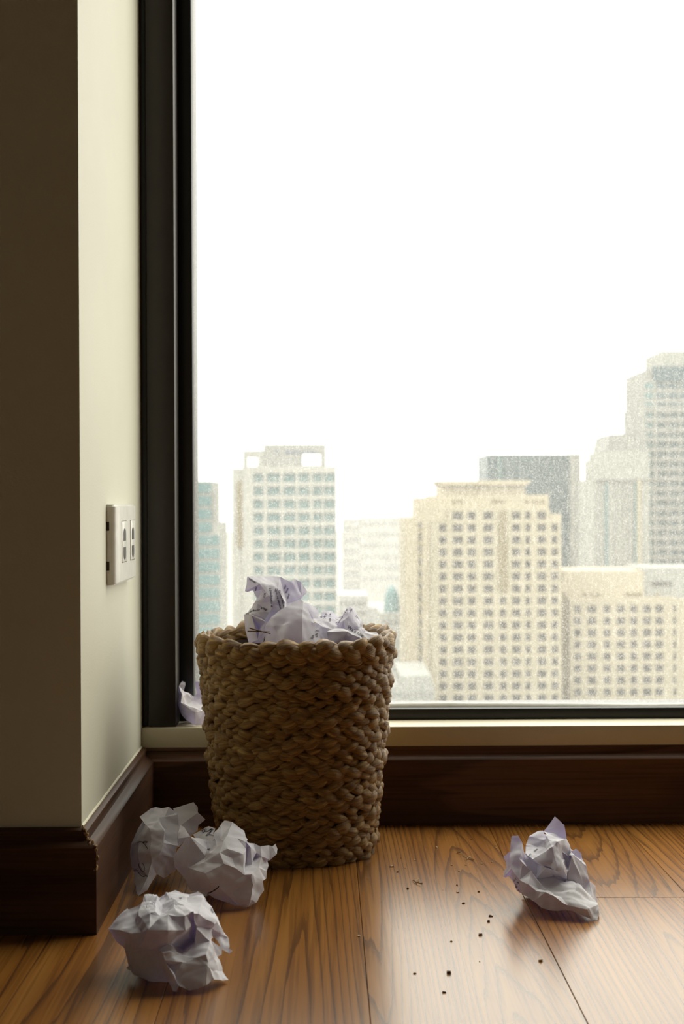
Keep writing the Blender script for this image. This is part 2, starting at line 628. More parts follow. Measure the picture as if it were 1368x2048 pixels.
def braid(row, z, R, per, amp, rad, thick, flip, seed):
    rng = np.random.RandomState(seed)
    SEG, STEP = 12, 15
    n = per * STEP
    V, UVs, Fs = [], [], []
    for k in range(3):
        t = np.arange(n) / n * 2 * np.pi
        ph = t * per + k * 2 * np.pi / 3 + row * 1.1
        lobe = np.floor((ph + np.pi / 2) / np.pi).astype(int)
        lob_r = rng.uniform(-1, 1, 4 * per + 20)
        lr = lob_r[lobe % len(lob_r)]
        lr = (np.roll(lr, 1) + np.roll(lr, -1) + np.roll(lr, 2) + np.roll(lr, -2) + lr) / 5
        up = amp * np.sin(ph) * (1 + 0.15 * lr)
        outw = rad * np.sin(2 * ph) * flip
        zz = z + up + 0.0012 * np.sin(3 * t + seed) + 0.0016 * lr
        Rr = np.array([sq(a, R) for a in t]) + outw + 0.0012 * np.sin(2 * t + seed * 1.7) + 0.0020 * lr
        P = np.stack([Rr * np.cos(t), Rr * np.sin(t), zz], 1)
        T = np.roll(P, -1, 0) - np.roll(P, 1, 0)
        ds = np.linalg.norm(np.roll(P, -1, 0) - P, axis=1)
        L = np.concatenate([[0], np.cumsum(ds)])
        T /= np.linalg.norm(T, axis=1)[:, None]
        rd = np.stack([np.cos(t), np.sin(t), 0 * t], 1)
        Bn = np.cross(T, rd); Bn /= np.linalg.norm(Bn, axis=1)[:, None]
        Nn = np.cross(Bn, T)
        fat = 1.0 + 0.42 * np.sin(2 * ph) * flip + 0.30 * lr
        base = len(V) and sum(len(v) for v in V)
        ring = np.arange(SEG) / SEG * 2 * np.pi
        tw = ph[:, None] * 0.35
        g = 1 + 0.13 * np.cos(3 * ring[None, :] + tw * 3 + k) + 0.09 * np.cos(5 * ring[None, :] - tw * 2)
        ca, sa = np.cos(ring)[None, :] * g, np.sin(ring)[None, :] * g
        pts = P[:, None, :] + (thick * fat)[:, None, None] * (Nn[:, None, :] * ca[..., None] * 0.78 + Bn[:, None, :] * sa[..., None] * 1.16)
        V.append(pts.reshape(-1, 3))
        i = np.arange(n)[:, None]; j = np.arange(SEG)[None, :]
        i2, j2 = (i + 1) % n, (j + 1) % SEG
        f = np.stack([i * SEG + j, i2 * SEG + j, i2 * SEG + j2, i * SEG + j2], -1).reshape(-1, 4) + base
        Fs.append(f)
        u0 = np.broadcast_to(L[:-1][:, None], (n, SEG)); u1 = np.broadcast_to(L[1:][:, None], (n, SEG))
        v0 = np.broadcast_to((np.arange(SEG) / SEG)[None, :], (n, SEG)); v1 = v0 + 1 / SEG
        uv = np.stack([np.stack([u0, v0], -1), np.stack([u1, v0], -1), np.stack([u1, v1], -1), np.stack([u0, v1], -1)], 2)
        uv = uv.reshape(-1, 2) + np.array([k * 3.7 + row * 1.3, k * 2.0])
        UVs.append(uv)
    V = np.concatenate(V); F = np.concatenate(Fs); U = np.concatenate(UVs)
    me = bpy.data.meshes.new('braid')
    me.vertices.add(len(V)); me.vertices.foreach_set('co', V.ravel().astype(np.float32))
    me.loops.add(F.size); me.loops.foreach_set('vertex_index', F.ravel().astype(np.int32))
    me.polygons.add(len(F))
    me.polygons.foreach_set('loop_start', np.arange(0, F.size, 4, dtype=np.int32))
    ul = me.uv_layers.new(name='UVMap')
    ul.data.foreach_set('uv', U.ravel().astype(np.float32))
    me.update(calc_edges=True)
    me.shade_smooth()
    return mesh_obj('braid', me, M['straw'], basket)


ROWS = 21
for i in range(ROWS):
    f = i / (ROWS - 1)
    z = 0.0065 + (BH - 0.022) * f
    R = RB + (RT - RB) * (f ** 0.9) + 0.0012 * math.sin(i * 2.3)
    braid(i, z, R, 9 + (i % 3 == 1) + int(2 * f), 0.0041, 0.0029, 0.0036, 1 if i % 2 else -1, 11 + i)
braid(40, BH - 0.004, RT + 0.001, 11, 0.0054, 0.0034, 0.0056, 1, 77)
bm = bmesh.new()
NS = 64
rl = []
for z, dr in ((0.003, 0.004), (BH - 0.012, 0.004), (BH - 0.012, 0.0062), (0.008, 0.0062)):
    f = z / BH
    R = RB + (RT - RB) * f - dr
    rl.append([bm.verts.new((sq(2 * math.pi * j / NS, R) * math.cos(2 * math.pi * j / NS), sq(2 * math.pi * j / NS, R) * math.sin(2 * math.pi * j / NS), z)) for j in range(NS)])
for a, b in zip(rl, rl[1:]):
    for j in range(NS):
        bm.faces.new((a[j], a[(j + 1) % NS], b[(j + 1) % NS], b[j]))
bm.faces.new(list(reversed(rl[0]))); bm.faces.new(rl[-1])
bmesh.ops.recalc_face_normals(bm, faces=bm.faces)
bm_obj('shade_shell', bm, M['shade_shell'], basket, 60)


# ------------------------------------------------------------------ crumpled paper
def paper(label, group, org, scale, D0, verts, faces, core, base, prints=(), strokes=(), floor_z=0.0, seed=1, crease=1.0, mirror=None):
    """A crumpled sheet: folded facets with their own depth (w, mm towards the viewer of the photo) over a crumpled core."""
    rng = random.Random(seed)

    def P(x, y, w):
        return EYE + ray(org[0] + x / scale, org[1] + y / scale) * (D0 - w * 1.12 / 1000.0)
    bm = bmesh.new()
    vs = []
    for x, y, w in verts:
        p = P(x, y, w)
        p.z = max(p.z, floor_z + 0.0004)
        vs.append(bm.verts.new(p))
    for f in faces:
        try:
            bm.faces.new([vs[i] for i in f])
        except ValueError:
            pass
    for v in [v for v in bm.verts if not v.link_faces]:
        bm.verts.remove(v)
    bmesh.ops.triangulate(bm, faces=bm.faces[:], quad_method='BEAUTY', ngon_method='BEAUTY')
    bmesh.ops.subdivide_edges(bm, edges=bm.edges[:], cuts=8, use_grid_fill=True)
    bm.normal_update()
    so = Vector((seed * 3.17, seed * 1.31, seed * 7.7))
    folds = []
    for wl, am in ((0.050, 2.8), (0.036, 2.5), (0.027, 1.9), (0.019, 1.5), (0.013, 0.9), (0.009, 0.5)):
        folds.append((Vector((rng.gauss(0, 1), rng.gauss(0, 1), rng.gauss(0, 1))).normalized() / wl, rng.random(), am * 0.001))

    def crumple(co):
        wv = noise.noise_vector(co * 22 + so) * 0.010
        h = 0.0
        for d, ph, am in folds:
            t = (co + wv).dot(d) + ph
            h += am * (abs(2 * (t - math.floor(t)) - 1) - 0.5)
        return h
    for v in bm.verts:
        v.co += v.normal * (crumple(v.co) * crease)
        v.co.z = max(v.co.z, floor_z + 0.0004)
    bm.normal_update()
    bvh = BVHTree.FromBMesh(bm)
    # crumpled core: the rest of the sheet, bunched up behind the facets
    cx, cy, cw, ax, ay, aw = core
    tmp = bmesh.new()
    bmesh.ops.create_icosphere(tmp, subdivisions=4, radius=1.0)
    idx = {}
    mmpx = D0 / FPX / scale                        # metres per traced unit
    cen = P(cx, cy, cw)
    for v in tmp.verts:
        d = v.co.normalized()
        q = d * 2.1 + so
        cell = noise.voronoi(d * 2.6 + so)[0]
        r = 0.80 + 0.30 * (cell[1] - cell[0]) + 0.18 * noise.noise(q * 1.6) + 0.05 * noise.noise(q * 5)
        r = min(r, 1.12)
        loc = RIGHT * (d.x * ax * mmpx) + UP * (d.z * ay * mmpx) - FWD * (-d.y * aw / 1000)
        co = cen + loc * r
        for _ in range(14):
            dr = (co - EYE)
            depth = dr.dot(FWD)
            hit = bvh.ray_cast(EYE, dr.normalized())
            if hit[0] is not None:
                hd = (hit[0] - EYE).dot(FWD)
                if depth < hd + 0.003:
                    co = EYE + dr * ((hd + 0.003) / depth)
                break
            co = cen + (co - cen) * 0.93
        co += d * crumple(co) * 0.7
        co.z = max(co.z, floor_z + 0.0006)
        idx[v] = bm.verts.new(co)
    for f in tmp.faces:
        bm.faces.new([idx[v] for v in f.verts])
    tmp.free()
    low = min(v.co.z for v in bm.verts)
    o_loc = Vector(base)
    dz = Vector((0, 0, floor_z - low + 0.0002)) if floor_z is not None and floor_z > -1 and low > floor_z + 0.0005 else Vector((0, 0, 0))
    for v in bm.verts:
        v.co += dz - o_loc
    root = bm_obj('crumpled_paper', bm, M['paper'], None, 24)
    root.location = o_loc
    tag(root, label, 'paper', group)
    # print and pen marks lie on the sheet
    def drape(x, y):
        d = ray(org[0] + x / scale, org[1] + y / scale)
        h = bvh.ray_cast(EYE, d.normalized())
        if h[0] is None:
            return None
        return h[0] + dz - d * 0.0005 - o_loc
    for body, x, y, ang, size in prints:
        pb = bmesh.new()
        cu = bpy.data.curves.new('txt', 'FONT')
        cu.body = body
        cu.size = 1.0
        cu.resolution_u = 2
        cu.offset = 0.018
        ob = bpy.data.objects.new('txt', cu)
        COL.objects.link(ob)
        dg = bpy.context.evaluated_depsgraph_get()
        me = bpy.data.meshes.new_from_object(ob.evaluated_get(dg))
        tb = bmesh.new()
        tb.from_mesh(me)
        bpy.data.objects.remove(ob); bpy.data.curves.remove(cu); bpy.data.meshes.remove(me)
        bmesh.ops.triangulate(tb, faces=tb.faces[:])
        ca, sa = math.cos(math.radians(ang)), math.sin(math.radians(ang))
        mp = {}
        for v in tb.verts:
            tx, ty = v.co.x * size, v.co.y * size
            mp[v] = drape(x + tx * ca - ty * sa, y - (tx * sa + ty * ca))
        nv = {v: pb.verts.new(c) for v, c in mp.items() if c is not None}
        for f in tb.faces:
            if all(v in nv for v in f.verts):
                c = [nv[v].co for v in f.verts]
                if max((c[i] - c[i - 1]).length for i in range(3)) < 0.006:
                    pb.faces.new([nv[v] for v in f.verts])
        tb.free()
        if pb.faces:
            bm_obj('printed_text', pb, M['ink'], root)
        else:
            pb.free()
    if strokes:
        for width, pts in strokes:
            sb = bmesh.new()
            # smooth the polyline
            q = []
            for i in range(len(pts) - 1):
                p0, p1, p2, p3 = pts[max(i - 1, 0)], pts[i], pts[i + 1], pts[min(i + 2, len(pts) - 1)]
                for s in range(6):
                    t = s / 6
                    q.append(tuple(0.5 * (2 * p1[c] + (p2[c] - p0[c]) * t + (2 * p0[c] - 5 * p1[c] + 4 * p2[c] - p3[c]) * t * t
                                          + (3 * p1[c] - p0[c] - 3 * p2[c] + p3[c]) * t ** 3) for c in (0, 1)))
            q.append(pts[-1])
            pv = None
            for i, (x, y) in enumerate(q):
                a, b = q[max(i - 1, 0)], q[min(i + 1, len(q) - 1)]
                dx, dy = b[0] - a[0], b[1] - a[1]
                l = math.hypot(dx, dy) or 1
                nx, ny = -dy / l * width / 2, dx / l * width / 2
                A, B = drape(x + nx, y + ny), drape(x - nx, y - ny)
                cur = (sb.verts.new(A), sb.verts.new(B)) if A is not None and B is not None else None
                if pv and cur and (cur[0].co - pv[0].co).length < 0.008:
                    sb.faces.new((pv[0], cur[0], cur[1], pv[1]))
                pv = cur
            for v in [v for v in sb.verts if not v.link_faces]:
                sb.verts.remove(v)
            bm_obj('pen_mark', sb, M['ink'], root)
    return root


FLOORG, BASKG = 'crumpled papers on the floor', 'crumpled papers heaped in the basket'
# --- right of the basket, alone on the floor
V = [(150,338,-8),(236,330,-6),(292,430,0),(330,690,-4),(250,640,12),(120,660,8),(128,540,0),(290,672,18),(400,790,22),(450,880,24),
(490,1020,30),(480,1060,36),(300,1088,28),(250,910,24),(150,760,14),(370,970,34),(50,605,-14),(85,745,-4),(158,790,10),(48,868,-6),
(120,862,0),(195,1040,8),(240,1088,14),(340,440,-22),(375,340,-26),(490,265,-30),(560,265,-28),(615,405,-14),(600,495,-10),(340,490,-14),
(330,560,-6),(430,642,10),(490,705,4),(340,715,4),(570,262,-20),(715,88,-26),(838,195,-18),(870,370,-14),(910,470,-16),(915,640,-4),
(800,540,2),(790,470,2),(740,420,8),(625,375,0),(680,487,14),(590,545,12),(830,770,24),(760,805,28),(600,750,22),(880,575,-6),
(865,830,6),(930,590,4),(960,575,0),(1130,720,-4),(1170,930,4),(1110,1015,10),(1020,950,26),(880,930,10),(918,545,-14),(980,515,-18),
(1060,575,-16),(1092,675,-10),(460,905,14),(700,865,10),(640,1075,32),(800,1000,26),(600,1070,44),(700,1120,48),(890,1240,54),(640,1310,46),
(530,1270,42),(430,1190,38),(1180,1180,36),(1060,1140,42),(930,1130,44),(810,1165,44),(1180,930,-2),(1235,990,0),(1225,1170,24),(1262,1245,40),
(1282,1440,56),(1200,1430,58),(940,1320,54),(1130,1300,58),(1270,1200,10)]
Fc = [[0,1,2,6],[6,2,3,4,5],[5,4,13,14],[4,7,8,13],[13,8,15],[8,9,15],[9,10,15],[10,11,15],[15,11,12,13],[16,6,5,14,17],[17,14,18,20,19],
[20,18,13,12,22,21],[18,14,13],[24,25,26,27,28,23],[23,28,29],[29,28,45,31,30],[30,31,32,33],[3,30,33],[3,33,8,7],[4,3,7],[34,35,36,37,42,43],
[37,38,39,40,41,42],[43,42,41,40,46,44],[43,44,45,28,27],[31,45,44,46,47,48,32],[40,49,50,46],[40,39,49],[39,51,57,50,49],[51,52,53,54,55,56,57],
[58,59,60,61,53,52,51],[33,32,48,63,62,9,8],[48,47,46,50,57,63],[62,63,57,65,64,10,9],[10,64,66,11],[11,66,67,71,12],[71,67,68,69,70],
[64,65,75,67,66],[65,57,56,74,75],[56,55,72,73,74],[55,54,76,77,78,72],[67,75,74,68],[74,73,83,68],[73,72,78,79,83],[79,80,81,83],[68,83,81,82],[68,82,69],
[77,84,80,79,78],[38,58,51,39]]
paper('loose crumpled white paper with a tall peak, alone on the floor right of the basket', FLOORG, (1000, 1620), 6.514, 1.48, V, Fc,
      (680, 800, -12, 500, 500, 42), (0.246, 1.47, 0), seed=1,
      prints=[('ges', 205, 1010, 55, 62), ('per', 175, 955, 50, 55), ('es', 225, 1080, 40, 50), ('on', 378, 600, 35, 40), ('tion', 450, 550, 40, 36)])

# --- nearest on the floor, lower left
V = [(355,325,14),(390,200,-8),(420,145,-18),(545,112,-24),(560,350,20),(525,290,20),(470,310,22),(400,375,24),(575,150,-26),(590,265,-6),
(640,262,-4),(650,300,10),(570,355,22),(620,105,-30),(700,170,-12),(700,270,14),(660,100,-40),(710,80,-44),(840,140,-40),(800,180,-24),
(640,110,-30),(815,175,-34),(915,92,-38),(975,130,-34),(1060,265,-20),(1085,385,4),(950,245,0),(830,205,-10),(940,310,24),(870,300,28),
(805,330,32),(800,225,8),(740,220,6),(705,250,8),(780,290,22),(715,275,24),(640,320,32),(800,470,36),(640,600,40),(560,660,36),
(470,655,36),(380,600,34),(330,545,28),(300,500,24),(345,425,18),(380,485,30),(85,460,-4),(265,270,-20),(280,290,-10),(330,370,6),
(200,470,14),(120,530,-2),(230,640,10),(300,680,22),(270,740,10),(290,800,14),(270,825,12),(340,880,22),(450,950,32),(640,960,42),
(600,760,38),(545,665,44),(575,670,50),(610,750,50),(740,990,54),(720,1050,56),(690,1045,54),(650,950,48),(590,800,44),(770,685,40),
(780,770,46),(700,920,50),(640,800,44),(800,665,34),(920,720,42),(1010,800,44),(1080,930,46),(1000,990,52),(920,1020,54),(850,1030,54),
(890,380,20),(880,560,14),(780,640,18),(1060,410,12),(1050,450,10),(1070,520,4),(1040,570,24),(1000,700,40),(890,600,28),(905,440,26),
(1215,545,-10),(1220,645,0),(1265,680,6),(1225,710,6),(1150,650,2),(1060,560,16),(1150,640,10),(1145,700,14),(1110,720,18),(1075,640,26),
(1155,860,20),(1060,860,40),(1020,770,42),(1205,945,30),(470,470,40),(640,470,44)]
Fc = [[0,1,2,6,7],[2,3,4,5,6],[3,8,9,4],[9,10,11,12,4],[8,13,14,10,9],[10,14,15,11],[16,17,18,19,20],[20,19,14,13],[14,19,27],[14,27,31,32,33],[14,33,15],
[27,26,29,31],[26,25,28],[26,28,29],[29,30,31],[21,18,22,23,26,27],[19,18,21],[19,21,27],[23,24,25,26],[33,32,31,34],[31,30,34],[33,34,35,15],[7,6,104,45],[6,5,12,36,104],[4,12,5],
[11,15,35,12],[12,35,36],[35,34,30,36],[36,30,37,105],[104,36,105],[105,37,38],[104,105,38,40],[38,39,40],[45,104,40,41],[45,41,42,43],[44,45,43],[7,45,44],[7,44,49,0],
[46,47,48,50],[48,1,0,49],[48,49,44,43,50],[46,50,51],[50,43,42,52,51],[42,41,53,52],[52,53,54],[53,55,54],[53,41,40,39,60],[53,60,58,57],[53,57,56,55],[60,59,58],
[39,61,68,60],[61,62,63,68],[68,63,64,67],[67,64,65,66],[63,69,70,72],[72,70,71],[63,72,71,64],[60,68,67,59],[69,73,74,70],[70,74,75,71],[71,75,79,64],[75,76,77,78,79],
[39,38,82,69,61],[38,37,81,82],[37,30,80,81],[62,69,63],[61,69,62],[82,73,69],[30,29,80],[29,28,89,80],[28,83,84,89],[84,85,86,88,89],[80,89,88,81],[86,87,88],[88,87,74],[81,88,74,73,82],
[25,90,84,83],[25,24,90],[84,90,94,85],[90,91,94],[91,92,93,94],[28,25,83],[86,95,99,87],[95,96,97,98,99],[86,85,95],[87,99,98,102],[102,98,100,101],[74,87,102,75],[75,102,101,76],[101,100,103,76]]
paper('crumpled white paper nearest the viewer, on the floor by the skirting corner', FLOORG, (200, 1760), 4.717, 1.27, V, Fc,
      (650, 520, -8, 440, 400, 46), (-0.1415, 1.26, 0), seed=2,
      prints=[('ese', 985, 165, -62, 34), ('rem', 1035, 260, -62, 34), ('of', 745, 170, -20, 26)])

# --- leaning in front of the basket
V = [(520,400,-10),(610,265,-22),(650,240,-26),(740,260,-24),(885,360,-18),(895,440,-8),(925,470,-8),(900,490,4),(800,455,4),(680,425,6),
(600,460,0),(640,475,14),(555,560,8),(900,580,8),(860,650,22),(740,690,26),(680,575,24),(420,740,24),(480,640,20),(590,620,28),
(880,890,30),(980,930,30),(988,1000,32),(955,1180,36),(800,1250,36),(700,1140,38),(600,1060,40),(500,980,40),(430,870,36),(885,760,20),
(780,810,32),(905,550,-2),(960,560,4),(1030,620,0),(975,760,12),(890,760,8),(1000,510,-8),(1080,545,-4),(1180,530,-12),(1220,545,-12),
(1255,515,-16),(1280,575,-12),(1265,650,-6),(1190,710,-4),(1090,670,4),(1010,665,-4),(1160,720,-8),(1172,770,-2),(1165,840,6),(1060,800,16),
(1150,930,8),(1110,955,18),(970,885,32),(1130,1070,16),(1030,1225,28),(985,1185,32),(930,1270,32),(780,1270,32),(620,1200,30),(60,800,4),
(210,800,14),(500,1150,26),(580,1025,41),(440,1110,30),(350,1085,24),(240,1085,14),(190,960,12),(45,660,2),(200,440,6),(240,430,8),
(440,590,6),(430,690,12),(95,455,-2),(120,290,-14),(170,320,-10),(270,400,-30),(460,310,-36),(540,330,-34),(510,390,-28),(440,470,-22),
(340,490,-24),(540,490,-6),(430,630,-4),(640,750,36)]
Fc = [[0,1,2,3,9,10],[3,4,5,8,9],[5,6,7,8],[0,10,11,12],[10,9,11],[9,8,7,13,16,11],[13,14,15,16],[18,12,11,19],[11,16,15,19],[17,18,19,83],[17,83,27,28],
[83,30,26,27],[19,15,30,83],[15,14,29,20,30],[26,30,20,21],[26,21,22,25],[25,22,23,24],[13,31,35,29],[13,29,14],[31,32,34,35],[32,33,34],[7,31,13],[7,36,32,31],[36,37,33,32],
[37,38,43,44],[38,39,40,41,42,43],[37,44,45,33],[45,44,46,49,34],[33,45,34],[46,47,48,49],[43,46,44],[35,34,49,52,20],[29,35,20],[49,48,50,51,52],[52,51,53,54,55,22],[20,52,21],[52,22,21],
[24,23,56,57],[23,55,56],[55,54,56],[24,57,58,25],[22,55,23],[59,60,66],[60,17,28],[60,28,65,66],[28,27,64,65],[27,62,63,64],[27,26,62],[67,68,60,59],[68,69,70,71,60],[71,17,60],
[72,73,74,69,68],[75,76,77,78,79,80],[79,78,81],[80,79,70,69],[79,81,82,70],[82,81,12,18],[70,82,18,17,71],[62,25,58,61,63],[26,25,62],[0,12,81]]
paper('broad crumpled paper on the floor at the basket foot, handwriting on a back flap', FLOORG, (340, 1600), 5.948, 1.50, V, Fc,
      (690, 760, -14, 430, 440, 30), (-0.11, 1.49, 0), seed=3, crease=0.6,
      strokes=[(13, [(425,1112),(480,1095),(530,1068),(560,1045),(582,1020)]),
               (6, [(300,372),(318,365),(340,372),(360,362),(395,350),(420,320),(412,310),(392,340),(385,372),(400,380),(425,362),(432,345),(420,340),(412,360),(440,372),(470,352),(490,335),(505,338),(490,352),(470,350),(500,350),(480,385),(450,415),(428,422),(440,405),(490,365),(525,338)]),
               (5, [(255,405),(275,418),(262,428),(250,410)])])

# --- against the left skirting board
V = [(265,325,-5),(420,225,-12),(490,205,-15),(568,215,-14),(540,350,0),(520,420,10),(420,520,16),(340,440,6),(600,555,18),(600,700,24),
(540,860,30),(430,980,32),(420,800,26),(430,650,22),(565,425,4),(670,205,-12),(610,345,-2),(770,280,-12),(795,310,-8),(800,470,-2),
(780,600,6),(600,660,14),(725,235,-26),(1005,145,-34),(1060,210,-34),(1065,290,-28),(1150,385,-32),(1080,460,-24),(1060,530,-20),(960,610,-10),
(890,500,-8),(820,465,-4),(790,740,14),(735,900,16),(740,960,12),(640,960,20),(160,730,-6),(300,410,-8),(240,690,12),(400,980,26),
(380,1160,34),(300,1330,42),(250,1430,45),(215,1360,36),(190,1100,14),(155,900,0),(760,1060,4),(600,1180,8),(500,1130,22),(380,1350,38),
(250,1000,24),(820,760,4)]
Fc = [[0,1,2,7],[2,3,4,5,6,7],[6,5,8,13],[13,8,9,12],[12,9,10,11],[5,14,8],[3,15,16,4],[16,15,17,18],[4,16,14,5],[16,18,19,14],[14,19,20,21,8],
[22,23,25,31],[23,24,25],[25,26,27,30],[27,28,29,30],[25,30,31],[18,22,31,19],[19,31,30,29,20],[20,29,51,32],[21,20,32,9],[8,21,9],[9,32,33,10],[33,34,35,10],
[36,37,7,6,38],[38,6,13],[36,38,50,45],[38,13,12,50],[50,12,39,40],[45,50,44],[44,50,40,41],[44,41,43],[43,41,42],[11,40,39],[12,11,39],
[11,10,35,48],[35,34,46,47,48],[11,48,49,40],[40,49,42,41]]
paper('crumpled paper with pen scrawls and upright flaps against the left skirting board', FLOORG, (240, 1580), 6.84, 1.56, V, Fc,
      (560, 640, -16, 360, 430, 26), (-0.18, 1.54, 0), seed=4, crease=0.7,
      strokes=[(8, [(240,700),(270,685),(310,690),(350,680),(375,690),(350,705),(310,695),(340,725),(365,760),(378,785)]),
               (7, [(262,985),(255,1010),(280,1060),(310,1100),(330,1090),(335,1040),(320,1000),(300,975)]),
               (7, [(240,1080),(270,1130),(320,1165),(350,1150),(380,1165)]), (6, [(190,1080),(215,1070),(240,1080)])])

# --- in the basket: tall printed sheet
V = [(110,105,0),(220,165,14),(90,232,6),(240,95,-6),(330,88,-10),(400,100,-6),(380,200,12),(445,330,18),(430,395,20),(340,330,20),
(300,270,24),(490,150,-8),(455,330,6),(530,130,-16),(580,155,-16),(610,185,-18),(640,235,-16),(590,290,-8),(560,320,-6),(450,365,10),
(235,215,2),(310,410,20),(200,420,22),(150,400,16),(180,330,6),(210,280,0),(400,425,2),(85,440,2),(130,430,14),(270,485,24),
(330,460,10),(250,690,30),(115,700,18),(90,570,8),(150,450,24),(200,660,30),(210,560,14),(270,500,30),(560,420,-10),(620,420,-20)]
Fc = [[0,3,1],[0,1,2],[2,1,20],[3,4,6,1],[4,5,6],[1,6,10],[6,7,8,9,10],[5,11,12,7,6],[11,13,14,17,12],[14,15,16,17],[12,17,18,19],[7,12,19,8],
[20,1,10,25],[25,10,9,24],[24,9,21,22,23],[9,8,26,21],[8,19,26],[27,24,23,28],[28,23,22,29],[22,21,29],[21,26,30,29],[27,28,34,33],[28,29,37,34],[34,37,36],[36,37,31,35],[34,36,35,33],[35,31,32],[33,35,32],
[18,38,26,19],[18,39,38],[26,38,30]]
paper('printed crumpled sheet standing tallest in the heap of the basket', BASKG, (470, 1130), 4.413, 1.715, V, Fc,
      (330, 400, -14, 230, 300, 26), (-0.09, 1.715, 0.255), floor_z=-9, seed=5, crease=0.8,
      prints=[('in consigned f', 332, 372, 94, 30), ('computed for ordin', 412, 402, 104, 25), ('year than the artis', 440, 385, 104, 23), ('ope', 262, 290, 78, 28),
              ('days', 285, 388, 163, 32), ('our', 440, 215, 68, 28), ('cour', 470, 300, 72, 26), ('from', 455, 250, 66, 24), ('Transac', 118, 128, -28, 23), ('whil', 185, 232, 70, 22),
              ('ing of the', 100, 440, 30, 22), ('on', 185, 330, 60, 26), ('for', 415, 120, 45, 24), ('are to be', 140, 415, 12, 22)])
# --- in the basket: plain folded sheet in front
V = [(250,700,8),(270,530,6),(330,460,4),(450,370,0),(575,298,-6),(600,320,-2),(595,470,22),(590,720,30),(700,510,8),(740,580,6),
(760,690,10),(450,520,18),(430,700,26),(330,540,14)]
Fc = [[1,2,13],[2,3,11,13],[3,4,6,11],[4,5,6],[5,8,6],[6,8,9,7],[9,10,7],[11,6,7,12],[13,11,12,0],[1,13,0]]
paper('plain folded sheet with a sharp peak at the front of the basket heap', BASKG, (470, 1130), 4.413, 1.675, V, Fc,
      (520, 560, -16, 190, 180, 22), (-0.05, 1.675, 0.25), floor_z=-9, seed=6, crease=0.7,
      prints=[('iss.', 688, 655, 75, 34), ('ch 2', 728, 640, 80, 38), ('rch', 690, 720, 75, 28)])
# --- in the basket: printed sheet on the right
V = [(895,520,8),(985,370,-4),(1030,370,-6),(1005,450,10),(960,490,12),(965,560,14),(930,560,14),(1070,410,-14),(1130,500,-16),(1158,575,-14),
(1085,580,6),(1040,515,12),(1250,595,-10),(1270,620,-4),(1130,670,14),(1060,625,20),(990,575,20),(740,470,-10),(770,425,-20),(850,410,-24),
(900,440,-20),(930,480,-10),(900,530,2),(770,490,0),(600,330,-24),(640,340,-24),(730,390,-22),(720,505,4),(690,470,-6),(700,512,6),
(770,540,14),(990,595,28),(920,690,32),(830,700,32),(760,600,16),(720,570,10),(810,590,26),(740,690,22),(600,480,-20),(860,570,10)]
Fc = [[0,1,2,3,4],[0,4,5,6],[2,7,8,11,3],[8,9,10,11],[4,3,11,10,16],[10,9,12,13],[10,13,14,15,16],[5,4,16,31],[17,18,19,23],[19,20,21,22,23],[21,0,6,22],
[24,25,26,28],[26,17,27,28],[24,28,29,38],[27,17,23,30],[29,27,30,35],[30,23,22,39],[22,6,5,39],[30,39,36,34],[39,5,31,36],[36,31,32,33],[34,36,33],[35,30,34,37],[34,33,37],[31,16,15,32],[15,14,32]]
paper('wide printed sheet spread over the right side of the basket heap', BASKG, (470, 1130), 4.413, 1.725, V, Fc,
      (900, 590, -18, 300, 130, 26), (0.0, 1.725, 0.25), floor_z=-9, seed=7, crease=0.8,
      prints=[('outside u', 915, 515, 58, 40), ("We'd not:", 990, 555, -32, 40), ('We I', 800, 480, 75, 34), ('in', 765, 470, 55, 30), ('Int. I e', 845, 500, 88, 28), ('cor', 1062, 450, -58, 30),
              ('par', 1110, 560, 75, 30), ('ter', 735, 610, 75, 30), ('con', 1020, 420, 60, 26)])
# --- deeper in the basket, carrying the sheets on top
def ball(label, c, rad, seed):
    bm = bmesh.new()
    bmesh.ops.create_icosphere(bm, subdivisions=5, radius=1.0)
    so = Vector((seed * 2.3, seed * 5.1, seed * 1.7))
    for v in bm.verts:
        d = v.co.normalized()
        cell = noise.voronoi(d * 1.9 + so)[0]
        q = 0.74 + 0.36 * (cell[1] - cell[0]) + 0.16 * noise.noise(d * 2.2 + so) - 0.10 * abs(noise.noise(d * 6 + so))
        v.co = d * rad * min(q, 1.05)
    o = bm_obj('crumpled_paper', bm, M['paper'], None, 24)
    o.location = c
    tag(o, label, 'paper', BASKG)


ball('crumpled paper ball sunk in the basket under the tall printed sheet', (BX - 0.046, BY + 0.012, 0.186), 0.052, 21)
ball('crumpled paper ball sunk in the basket under the wide printed sheet', (BX + 0.050, BY + 0.020, 0.196), 0.048, 22)
ball('crumpled paper ball sunk in the basket under the plain folded sheet', (BX + 0.008, BY - 0.055, 0.184), 0.042, 23)
ball('crumpled paper ball at the bottom of the basket', (BX, BY, 0.066), 0.058, 24)

